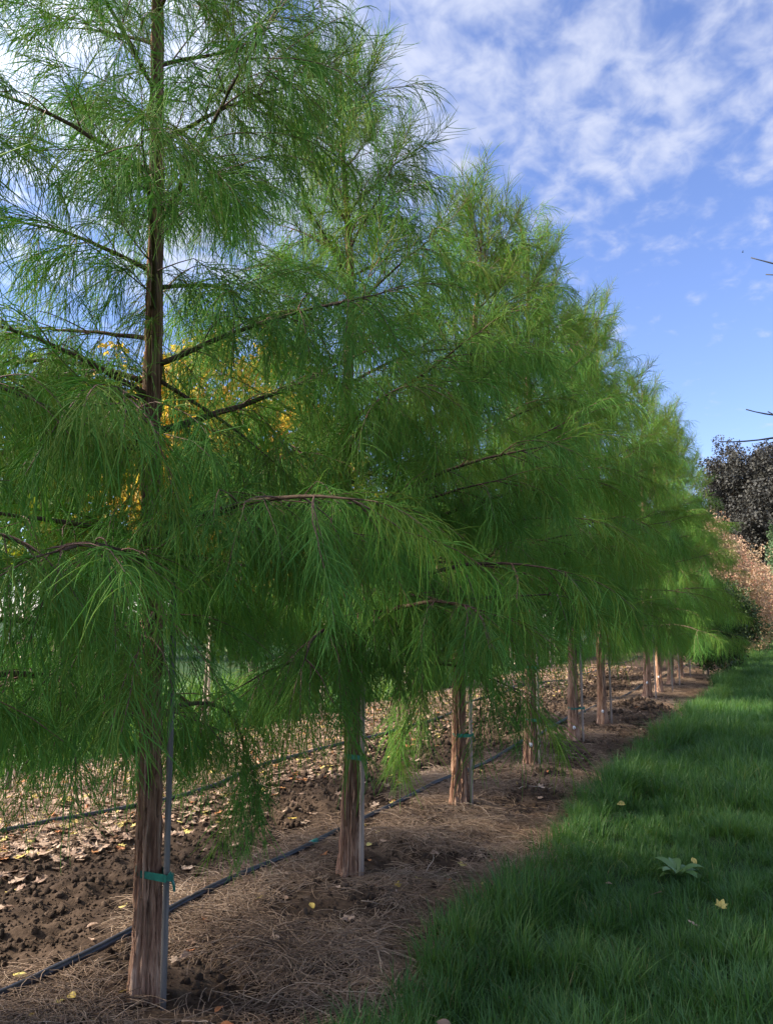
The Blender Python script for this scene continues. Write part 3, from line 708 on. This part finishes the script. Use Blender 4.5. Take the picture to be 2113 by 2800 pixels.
# far green trees that close the view behind the rows
far = [(-9, 15, 5.2, 2.2), (-11, 21, 6.0, 2.6), (-10, 28, 6.5, 2.8), (-9, 36, 7, 3.0), (-16, 24, 6.5, 3.0), (-22, 22, 6.5, 3.2), (-26, 16, 6.5, 3.2), (-30, 28, 8, 3.6), (-20, 38, 9, 4), (-12, 48, 9, 4), (-6, 50, 8, 3.5), (-4, 40, 6, 2.6)]
nmf = ['first', 'second', 'third', 'fourth', 'fifth', 'sixth', 'seventh', 'eighth', 'ninth', 'tenth', 'eleventh', 'twelfth']
for k, (x, y, h, r) in enumerate(far):
    leafy('background_tree', (x, y), h, h * 0.55, r, h * 0.43, 'far_clump', 260, M['graybark'], 'rounded green tree far behind the maple row', 'tree', 'green trees behind the maple row', 0.10, 7, 'ball', 1.0, 120 + k, 0.3 + 0.05 * (k % 5), 0.3, 14)

# ------------------------------------------------------------------ bare tree beside the path (only its twig ends reach the view)
rng = np.random.default_rng(31)
bx, by = 4.0, 6.1
root = EMPTY('bare_tree', (bx, by, gz(bx, by)))
TAG(root, 'leafless young tree beside the path with thin arching twigs against the sky', 'tree')
OBJ('trunk', trunk_mesh('trunk', lambda z: np.array([0.02 * math.sin(z), 0, z]), 5.2, 0.05, M['graybark'], 16, 0.002, 0.4, 3, 2), root)
import builtins
FWD = np.array([-math.sin(R(YAW)), math.cos(R(YAW))]); RGT = np.array([math.cos(R(YAW)), math.sin(R(YAW))])
tips = [((2.47, 6.0, 4.32), (2.90, 4.10), 3.55), ((2.56, 6.1, 4.21), (2.95, 4.10), 3.75), ((2.37, 6.0, 3.17), (2.78, 2.98), 3.02), ((2.51, 6.1, 3.16), (2.70, 2.99), 2.85), ((2.18, 6.0, 2.95), (2.75, 2.86), 3.35)]
for (tx, ty, tz), (mx_, mz), z0 in tips:
    e = np.array([tx - bx, ty - by, tz]); s0 = np.array([0, 0, z0]); mid = np.array([mx_ - bx, (ty - by) * 0.6, mz])
    q = np.linspace(0, 1, 16)[:, None]; pts = (1 - q) ** 2 * s0 + 2 * q * (1 - q) * mid + q * q * e
    bm = MB(); rad = np.linspace(0.014, 0.0032, 16); rad[[5, 8, 11, 13]] *= 1.25; rad[-1] = 0.0045
    bm.tube(pts, rad, 7); OBJ('branch', bm.mesh('branch', [M['darktwig']]), root)
for k in range(16):
    z = U(1.9, 4.9); az = U(-1.9, 1.9); ln = U(0.6, 1.3)
    s0 = np.array([0, 0, z]); e = s0 + np.array([math.cos(az) * ln, math.sin(az) * ln, ln * U(0.5, 1)]); mid = (s0 + e) / 2 + np.array([0, 0, -0.1])
    q = np.linspace(0, 1, 10)[:, None]; bm = MB(); bm.tube((1 - q) ** 2 * s0 + 2 * q * (1 - q) * mid + q * q * e, np.linspace(0.014, 0.003, 10), 6); OBJ('branch', bm.mesh('branch', [M['branch']]), root)

# a flying insect
def insect(p, s, label):
    root = EMPTY('flying_insect', p, 0.6); TAG(root, label, 'insect')
    mb = MB(); q = np.linspace(-1, 1, 9); mb.tube([(x * s, 0, 0.15 * s * x * x) for x in q], 0.32 * s * np.sqrt(np.clip(1.02 - q * q, 0, 1)), 8); OBJ('body', mb.mesh('body', [M['insect']]), root)
    for sd in (-1, 1):
        mb = MB(); a = np.array([0.1 * s, 0.15 * s * sd, 0.2 * s]); u = np.array([-0.3, 0.75 * sd, 0.9]); v = np.array([1, 0.2 * sd, 0.1])
        ol = [a + s * 1.4 * t * u + s * 0.45 * math.sin(math.pi * t) * v for t in np.linspace(0, 1, 6)] + [a + s * 1.4 * t * u - s * 0.35 * math.sin(math.pi * t) * v for t in np.linspace(0.8, 0.2, 4)]
        n = len(ol); nn = np.cross(u, v) * 0.03 * s
        mb.poly(ol + [p2 + nn for p2 in ol], [tuple(range(n)), tuple(range(2 * n - 1, n - 1, -1))] + [(i, i + n, (i + 1) % n + n, (i + 1) % n) for i in range(n)]); OBJ('wing', mb.mesh('wing', [M['wing']], False), root)
insect((2.45, 4.6, 3.67), 0.006, 'small dark insect with raised wings flying against the blue sky')

# ------------------------------------------------------------------ irrigation hoses
def hose(name, x0, y0, y1, r, label, wob, seed):
    ys_ = np.arange(y0, y1, 0.12); xs_ = x0 + wob * np.array([fbm(y * 0.35, 3.0 + seed, 2, seed) for y in ys_]) * 2
    zs_ = gh(xs_, ys_); k = np.ones(7) / 7; zs_ = np.convolve(np.pad(zs_, 3, 'edge'), k, 'valid') + r * 2.2
    zs_ = np.maximum(zs_, gh(xs_, ys_) + r * 1.1)
    pts = np.stack([xs_, ys_, zs_], 1); mb = MB(); org = pts[0].copy(); mb.tube(pts - org, r, 12)
    o = OBJ(name, mb.mesh(name, [M['hose']]), None, tuple(org)); TAG(o, label, 'hose')
    return pts
HP = hose('irrigation_hose', -0.56, -1.0, 40, 0.020, 'long black irrigation hose lying along the cypress row', 0.10, 2)
hose('irrigation_hose', -2.85, 1.0, 34, 0.019, 'black irrigation hose in front of the maple row', 0.45, 8)
for (hy, lab) in ((4.75, 'green tape wrapped on the black hose near the tan stake'),):
    i = int(np.argmin(abs(HP[:, 1] - hy))); a, b2 = HP[i], HP[i + 1]; mb = MB(); mid = (a + b2) / 2
    mb.tube([a * 0.8 + b2 * 0.2 - mid, (a + b2) / 2 - mid, a * 0.2 + b2 * 0.8 - mid], [0.0225, 0.0235, 0.0225], 12)
    TAG(OBJ('hose_tape', mb.mesh('hose_tape', [M['tie']]), None, tuple(mid)), lab, 'tape')

# ------------------------------------------------------------------ camera-based culling for ground stuff (only what the frame and a margin can see)
def dist_c(x, y): return np.hypot(x - CAMX, y)
def inview(x, y, margin=1.25):
    dx, dy = x - CAMX, y; f = dx * FWD[0] + dy * FWD[1]; r = dx * RGT[0] + dy * RGT[1]
    return (f > 0.9) & (np.abs(r) < f * 0.509 * margin + 0.5)

# grass
rng = np.random.default_rng(21)
def tuft(n, rad, hmin, hmax, w):
    mb = MB()
    for k in range(n):
        a = U(0, 6.283); r = rad * math.sqrt(U(0, 1)); p = np.array([r * math.cos(a), r * math.sin(a), -0.01])
        h = U(hmin, hmax); lean = U(0.05, 0.95); az = a + U(-1.3, 1.3); d = np.array([math.cos(az), math.sin(az), 0]); side = np.array([-d[1], d[0], 0])
        ww = w * U(0.7, 1.3); pts = []; segs = 4
        for s in range(segs + 1):
            q = s / segs; c = p + d * (h * lean * q ** 1.8) + np.array([0, 0, h * (q - 0.42 * lean * q * q)])
            wd = ww * (1 - q ** 2.2) + 0.0002; fold = np.array([0, 0, 0])
            pts += [c - side * wd, c + side * wd]
        mb.poly(pts, [(2 * s, 2 * s + 1, 2 * s + 3, 2 * s + 2) for s in range(segs)], 0, U(0, 1) if U(0, 1) > 0.02 else 1.6)
    return mb.mesh('grass_tuft', [M['grass']])
protos('grass_tuft', [tuft(30, 0.085, 0.09, 0.21, 0.0028) for _ in range(5)] + [tuft(34, 0.08, 0.14, 0.30, 0.0032) for _ in range(3)] + [tuft(26, 0.09, 0.05, 0.11, 0.0028) for _ in range(3)])
def grass_field(name, label, x0, x1, y0, y1, dens_near, edge, seed, hs=1.0, tb=0.35):
    global rng
    rng = np.random.default_rng(seed)
    P = []; Ro = []; S = []; I = []; T = []
    n = int((x1 - x0) * (y1 - y0) * dens_near)
    xx = rng.uniform(x0, x1, n); yy = rng.uniform(y0, y1, n)
    d = dist_c(xx, yy); keep = inview(xx, yy, 1.6) & (rng.uniform(0, 1, n) < np.clip((5.0 / d) ** 1.15, 0.05, 1))
    xx, yy, d = xx[keep], yy[keep], d[keep]
    if edge is not None:
        e = edge + 0.04 + 0.12 * fbm(yy * 0.9, yy * 0 + 3, 3, 4) * 2 + rng.normal(0, 0.05, len(xx)); k2 = xx > e; xx, yy, d = xx[k2], yy[k2], d[k2]; ed = (xx - e[k2])
    else: ed = np.full(len(xx), 9.0)
    big = fbm(xx * 0.9, yy * 0.9, 3, 14); pat = fbm(xx * 2.3, yy * 2.3, 3, 15)
    z = gh(xx, yy)
    for i in range(len(xx)):
        s = (1 + 0.9 * big[i]) * U(0.75, 1.2) * hs * min(1.5, max(1.0, (d[i] / 6) ** 0.5))
        rim = ed[i] < 0.28
        idx = (5 + int(U(0, 2.999))) if (rim and U(0, 1) < 0.7) or pat[i] > 0.16 else (8 + int(U(0, 2.999)) if pat[i] < -0.17 else int(U(0, 4.999)))
        P.append((xx[i], yy[i], z[i])); Ro.append((U(-.2, .2), U(-.2, .2), U(0, 6.283))); S.append(s); I.append(idx); T.append(min(1, max(0, tb + 0.7 * pat[i] + U(-.2, .2) + (0.15 if rim else 0))))
    o = scatter(name, 'grass_tuft', P, Ro, S, I, T); TAG(o, label, 'grass', None, 'stuff')
    print(name, len(P))
grass_field('grass', 'thick dark green grass path running alongside the cypress row', 0.6, 6.0, 0.6, 60, 230, 0.86, 22, 0.82)
grass_field('weedy_grass', 'bright green weedy grass strip behind the maple row', -9.5, -4.7, 2, 40, 40, None, 23, 1.7, 0.6)

# straw mulch
def strawclump(n, rad):
    mb = MB()
    for k in range(n):
        a = U(0, 6.283); r = rad * math.sqrt(U(0, 1)); p = np.array([r * math.cos(a), r * math.sin(a), U(0.0, 0.014)]); yaw = rng.normal(0, 0.75); ln = U(0.05, 0.20); cv = U(-8, 8); pts = [p.copy()]
        ez = U(-0.15, 0.25)
        for s in range(4):
            yaw += cv * ln / 4; p = p + np.array([math.cos(yaw), math.sin(yaw), ez - 0.12 * s]) * ln / 4; pts.append(p.copy())
        mb.tube(pts, U(0.0008, 0.0017), 3, 0, False, U(0, 1) ** 1.3)
    return mb.mesh('straw_clump', [M['straw']])
rng = np.random.default_rng(41)
protos('straw_clump', [strawclump(58, 0.14) for _ in range(7)])
n = 8000; xx = rng.uniform(-0.85, 0.98, n); yy = 0.9 + 27 * rng.uniform(0, 1, n) ** 1.7
msk = fbm(xx * 2.1, yy * 2.1, 4, 33) - 0.005 - 0.5 * np.clip(-xx - 0.55, 0, 1) + rng.normal(0, 0.05, n)
pit = np.zeros(n)
for (px, py, s) in ((0.16, 4.74, 0.2), (0.24, 2.95, 0.17), (0.2, 6.55, 0.2), (0.25, 13.75, 0.65), (0.33, 6.95, 0.2), (0.28, 7.75, 0.25), (0.4, 12.35, 0.3)): pit += np.exp(-(((xx - px) / s) ** 2 + ((yy - py) / s) ** 2))
k = (msk > 0) & (pit < 0.45); xx, yy = xx[k], yy[k]
for q in range(500):   # wisps in front of the maple row
    xx = np.append(xx, U(-3.6, -2.3)); yy = np.append(yy, U(3, 16))
zz_ = gh(xx, yy)
TAG(scatter('straw_mulch', 'straw_clump', np.stack([xx, yy, zz_ + 0.003], 1), np.stack([rng.uniform(-.12, .12, len(xx)), rng.uniform(-.12, .12, len(xx)), rng.uniform(0, 6.28, len(xx))], 1), rng.uniform(0.8, 1.35, len(xx)), rng.integers(0, 7, len(xx)), np.clip(0.45 + 0.9 * fbm(xx * 1.5, yy * 1.5, 3, 51) + rng.normal(0, .12, len(xx)), 0, 1)),
    'matted dry straw covering the soil under the cypress row', 'straw', None, 'stuff')

# soil clods
def clod():
    me = bpy.data.meshes.new('clod'); import bmesh
    bm = bmesh.new(); bmesh.ops.create_icosphere(bm, subdivisions=2, radius=1)
    o = rng.uniform(0, 50, 3)
    for v in bm.verts:
        c = v.co; f = 1 + 0.9 * float(fbm(c.x * 1.6 + o[0], c.y * 1.6 + c.z * 1.3 + o[1], 3, 2)); v.co = Vector((c.x * f, c.y * f * 0.85, c.z * f * 0.65))
    bm.to_mesh(me); bm.free(); me.materials.append(M['clod'])
    return me
rng = np.random.default_rng(43)
protos('clod', [clod() for _ in range(6)])
def spots(n, x0, x1, y0, y1, pw=1.6):
    return rng.uniform(x0, x1, n), y0 + (y1 - y0) * rng.uniform(0, 1, n) ** pw
ax_, ay_ = spots(36000, -2.7, -0.72, 1.4, 24)
b_, c_ = spots(9000, -0.7, 0.85, 1.2, 16)
d_ = rng.normal(0.28, 0.42, 900); e_ = rng.normal(13.75, 0.42, 900)
g_ = []; h_ = []
for (px, py, s) in ((0.16, 4.74, 0.13), (0.24, 2.95, 0.13), (0.2, 6.55, 0.14), (0.33, 6.95, 0.16), (0.28, 7.75, 0.18), (0.4, 12.35, 0.25), (0.30, 4.05, 0.15)):
    g_.append(rng.normal(px, s, 130)); h_.append(rng.normal(py, s, 130))
xx = np.concatenate([ax_, b_, d_] + g_); yy = np.concatenate([ay_, c_, e_] + h_)
sz = 0.003 + 0.024 * rng.uniform(0, 1, len(xx)) ** 9.0 + 0.005 * rng.uniform(0, 1, len(xx)); sz[36000:45000] *= 0.95
sz *= np.clip(dist_c(xx, yy) / 6, 1, 2)
TAG(scatter('soil_clods', 'clod', np.stack([xx, yy, gh(xx, yy) + sz * 0.25], 1), rng.uniform(0, 6.28, (len(xx), 3)), sz, rng.integers(0, 6, len(xx)), rng.uniform(0, 1, len(xx))), 'crumbly dark brown soil clods on the tilled strip', 'soil', None, 'stuff')

# ------------------------------------------------------------------ fallen leaves
rng = np.random.default_rng(51)
def mapleleaf(mat, s, curl):
    ang = [0, 18, 34, 52, 70, 92, 112, 140, 165, 180]; rad = [1.0, .72, .58, .95, .66, .55, .75, .50, .42, .25]
    out = [(a, r) for a, r in zip(ang, rad)] + [(-a, r) for a, r in zip(ang[-2:0:-1], rad[-2:0:-1])]
    V = [(0, 0, 0.12 * curl * s)]
    for a, r in out:
        q = R(a); rr = r * s * U(0.9, 1.1); V.append((rr * math.cos(q), rr * math.sin(q), s * curl * (0.55 * r * r - 0.2 * r) * U(0.4, 1.6) + U(-.05, .05) * s))
    n = len(out); mb = MB(); mb.poly(V, [(0, 1 + k, 1 + (k + 1) % n) for k in range(n)])
    st = np.array(V[10]); mb.tube([st * 0.8, st * 1.8 + np.array([0, 0.1 * s, 0.1 * s]), st * 3.2 + np.array([0, 0.35 * s, 0.05 * s])], [0.0012, 0.001, 0.0008], 4)
    return mb.mesh('fallen_leaf', [mat], False)
def ovalleaf(mat, s):
    mb = MB(); V = []; n = 6
    for k in range(n + 1):
        q = k / n; w = 0.33 * s * math.sin(math.pi * min(1, q * 0.97 + 0.02)) ** 0.8
        V += [(s * (q - 0.5) * 1.1, -w, 0.16 * s * (w / s * 2) ** 2 * 2), (s * (q - 0.5) * 1.1, 0, 0.10 * s * (q - 0.5) ** 2 * 4), (s * (q - 0.5) * 1.1, w, 0.16 * s * (w / s * 2) ** 2 * 3)]
    mb.poly(V, [(3 * k + j, 3 * k + 3 + j, 3 * k + 4 + j, 3 * k + 1 + j) for k in range(n) for j in (0, 1)])
    return mb.mesh('fallen_leaf', [mat], False)
LM = {}
for c in ('ltan', 'lyel', 'lorg'):
    LM[c] = [mapleleaf(M[c], U(0.032, 0.046), U(0.5, 1.3)) for _ in range(4)] + [ovalleaf(M[c], U(0.055, 0.075)) for _ in range(2)]
protos('fallen_leaf', LM['ltan'] + LM['lyel'] + LM['lorg'])
LV = []
def drop(n, x0, x1, y0, y1, zone, pw=1.0, m=None):
    for _ in range(n):
        x = U(x0, x1); y = y0 + (y1 - y0) * U(0, 1) ** pw
        if m is not None and U(0, 1) > m(x, y): continue
        LV.append((x, y, zone))
drop(170, -0.8, 0.9, 1.4, 9, 'mulch', 1.2); drop(130, -0.8, 0.9, 9, 24, 'mulch')
drop(15, 0.95, 2.4, 1.6, 9, 'grass', 1.2)
drop(160, -2.1, -0.75, 2.0, 14, 'soil')
drop(32000, -4.8, -1.5, 3.0, 26, 'soil', 1.7, lambda x, y: min(1, max(0.02, (-1.7 - x) / 1.1)) * min(1, max(0.05, (x + 4.9) / 0.8)) * (0.45 + 1.3 * max(0, 0.5 + fbm(x * 0.9, y * 0.9, 2, 61))))
for (x, y) in ((0.38, 3.71), (0.57, 3.13), (0.45, 2.62), (0.62, 2.75), (0.5, 4.6), (0.66, 4.3), (0.55, 5.2), (0.7, 6.3), (0.3, 5.0), (0.2, 3.3)): LV.append((x, y, 'mulch'))
LV = [l for l in LV if inview(l[0], l[1], 1.5)]
LV.sort(key=lambda l: dist_c(l[0], l[1]) + (0.0 if l[2] != 'soil' else 0.4) + (0 if inview(l[0], l[1], 1.02) else 100))
def zone(x):
    return 'close beyond the black hose' if x > -1.25 else 'on the tilled clods of bare soil' if x > -2.0 else 'in the litter before the second hose' if x > -2.85 else 'in the litter under the maple row'
zl = {'mulch': 'on the straw under the cypress row', 'soil': 'on the bare soil beyond the black hose', 'grass': 'caught in the green grass'}
cl = {'ltan': ('pale tan', [0.78, 0.62, 0.3]), 'lyel': ('yellow', 0), 'lorg': ('orange brown', 0)}
stuffL = []
for k, (x, y, z) in enumerate(LV):
    q = U(0, 1); th = {'mulch': (0.72, 0.86), 'soil': (0.84, 0.94), 'grass': (0.65, 0.90)}[z]
    c = 'ltan' if q < th[0] else ('lyel' if q < th[1] else 'lorg')
    mi = int(U(0, 3.999)) if (z == 'soil' or U(0, 1) < 0.45) else 4 + int(U(0, 1.999))
    s = U(0.75, 1.35) * (1.0 if z == 'soil' else 0.85); h = gz(x, y) + (0.014 if z != 'grass' else U(0.07, 0.11)); tl = 0.35 if z != 'grass' else 0.7
    rt = (U(-tl, tl), U(-tl, tl), U(0, 6.283))
    if k < 300:
        o = OBJ('fallen_leaf', LM[c][mi], None, (x, y, h), rt); o.scale = (s, s, s)
        shape = 'maple' if mi < 4 else 'oval'
        w_ = zone(x) if z == 'soil' else zl[z]
        TAG(o, '%s fallen %s leaf %s' % (cl[c][0], shape, w_), 'leaf', '%s %s leaves %s' % (cl[c][0], shape, w_))
    else: stuffL.append(((x, y, h), rt, s, ['ltan', 'lyel', 'lorg'].index(c) * 6 + mi))
if stuffL:
    TAG(scatter('leaf_litter', 'fallen_leaf', [q[0] for q in stuffL], [q[1] for q in stuffL], [q[2] for q in stuffL], [q[3] for q in stuffL], [0.5] * len(stuffL)), 'thick litter of pale fallen maple leaves under the far row', 'leaf litter', None, 'stuff')
print('leaves', len(LV))

# long dry stems lying on the straw
stems = [((0.50, 2.30), (0.62, 3.05), 0.10), ((0.28, 2.55), (0.70, 2.75), -0.05), ((0.62, 3.6), (0.74, 4.2), 0.10), ((0.35, 3.9), (0.75, 4.35), 0.03), ((0.55, 4.4), (0.3, 5.0), 0.05), ((-0.35, 2.0), (0.05, 2.35), 0.03), ((-0.9, 3.4), (-0.62, 3.7), 0.0), ((0.3, 6.9), (0.62, 7.6), 0.06), ((0.1, 9.0), (0.5, 9.5), 0.04), ((-0.3, 8.7), (0.45, 8.9), 0.05), ((0.45, 3.2), (0.1, 3.5), 0.04), ((0.72, 2.35), (0.86, 2.9), 0.05)]
for k, (p, q, bow) in enumerate(stems):
    p = np.array(p); q = np.array(q); d = q - p; nrm = np.array([-d[1], d[0]]); pts = []
    for s in np.linspace(0, 1, 14):
        c = p + d * s + nrm * (bow * 4 * s * (1 - s) + 0.03 * math.sin(s * 9 + k)); pts.append((c[0], c[1], gz(c[0], c[1]) + 0.012 + 0.006 * math.sin(s * 5 + k)))
    pts = np.array(pts); mb = MB(); org = pts[7].copy(); mb.tube(pts - org, np.linspace(0.0034, 0.0016, 14), 6, 0, True, U(0, 1))
    TAG(OBJ('dry_stem', mb.mesh('dry_stem', [M['stem']]), None, tuple(org)), 'long pale dry stem curving over the straw under the cypress row', 'stem', 'dry stems on the straw')

# broad-leaved weed in the grass
rng = np.random.default_rng(66)
wx, wy = 1.83, 5.36
root = EMPTY('dock_weed', (wx, wy, gz(wx, wy))); TAG(root, 'broad-leaved light green weed rosette growing in the grass path', 'weed')
for k in range(13):
    a = k * 2.4 + U(-.2, .2); ln = U(0.12, 0.20); el = R(U(28, 66)); w = ln * 0.17; V = []; n = 7
    d = np.array([math.cos(a), math.sin(a), 0]); sd = np.array([-d[1], d[0], 0]); p = np.array([0, 0, 0.03]); e = el
    for s in range(n + 1):
        q = s / n; ww = 0.004 + w * math.sin(math.pi * max(0, (q - 0.15) / 0.87)) ** 0.8 if q > 0.15 else 0.004
        ww = ww if q < 0.99 else 0.001
        V += [p - sd * ww + np.array([0, 0, ww * 0.45]), p.copy(), p + sd * ww + np.array([0, 0, ww * 0.45])]
        e -= R(9); p = p + (d * math.cos(e) + np.array([0, 0, math.sin(e)])) * ln / n
    mb = MB(); mb.poly(V, [(3 * s + j, 3 * s + 3 + j, 3 * s + 4 + j, 3 * s + 1 + j) for s in range(n) for j in (0, 1)], 0, U(0, 1))
    OBJ('leaf', mb.mesh('leaf', [M['weedleaf']]), root)
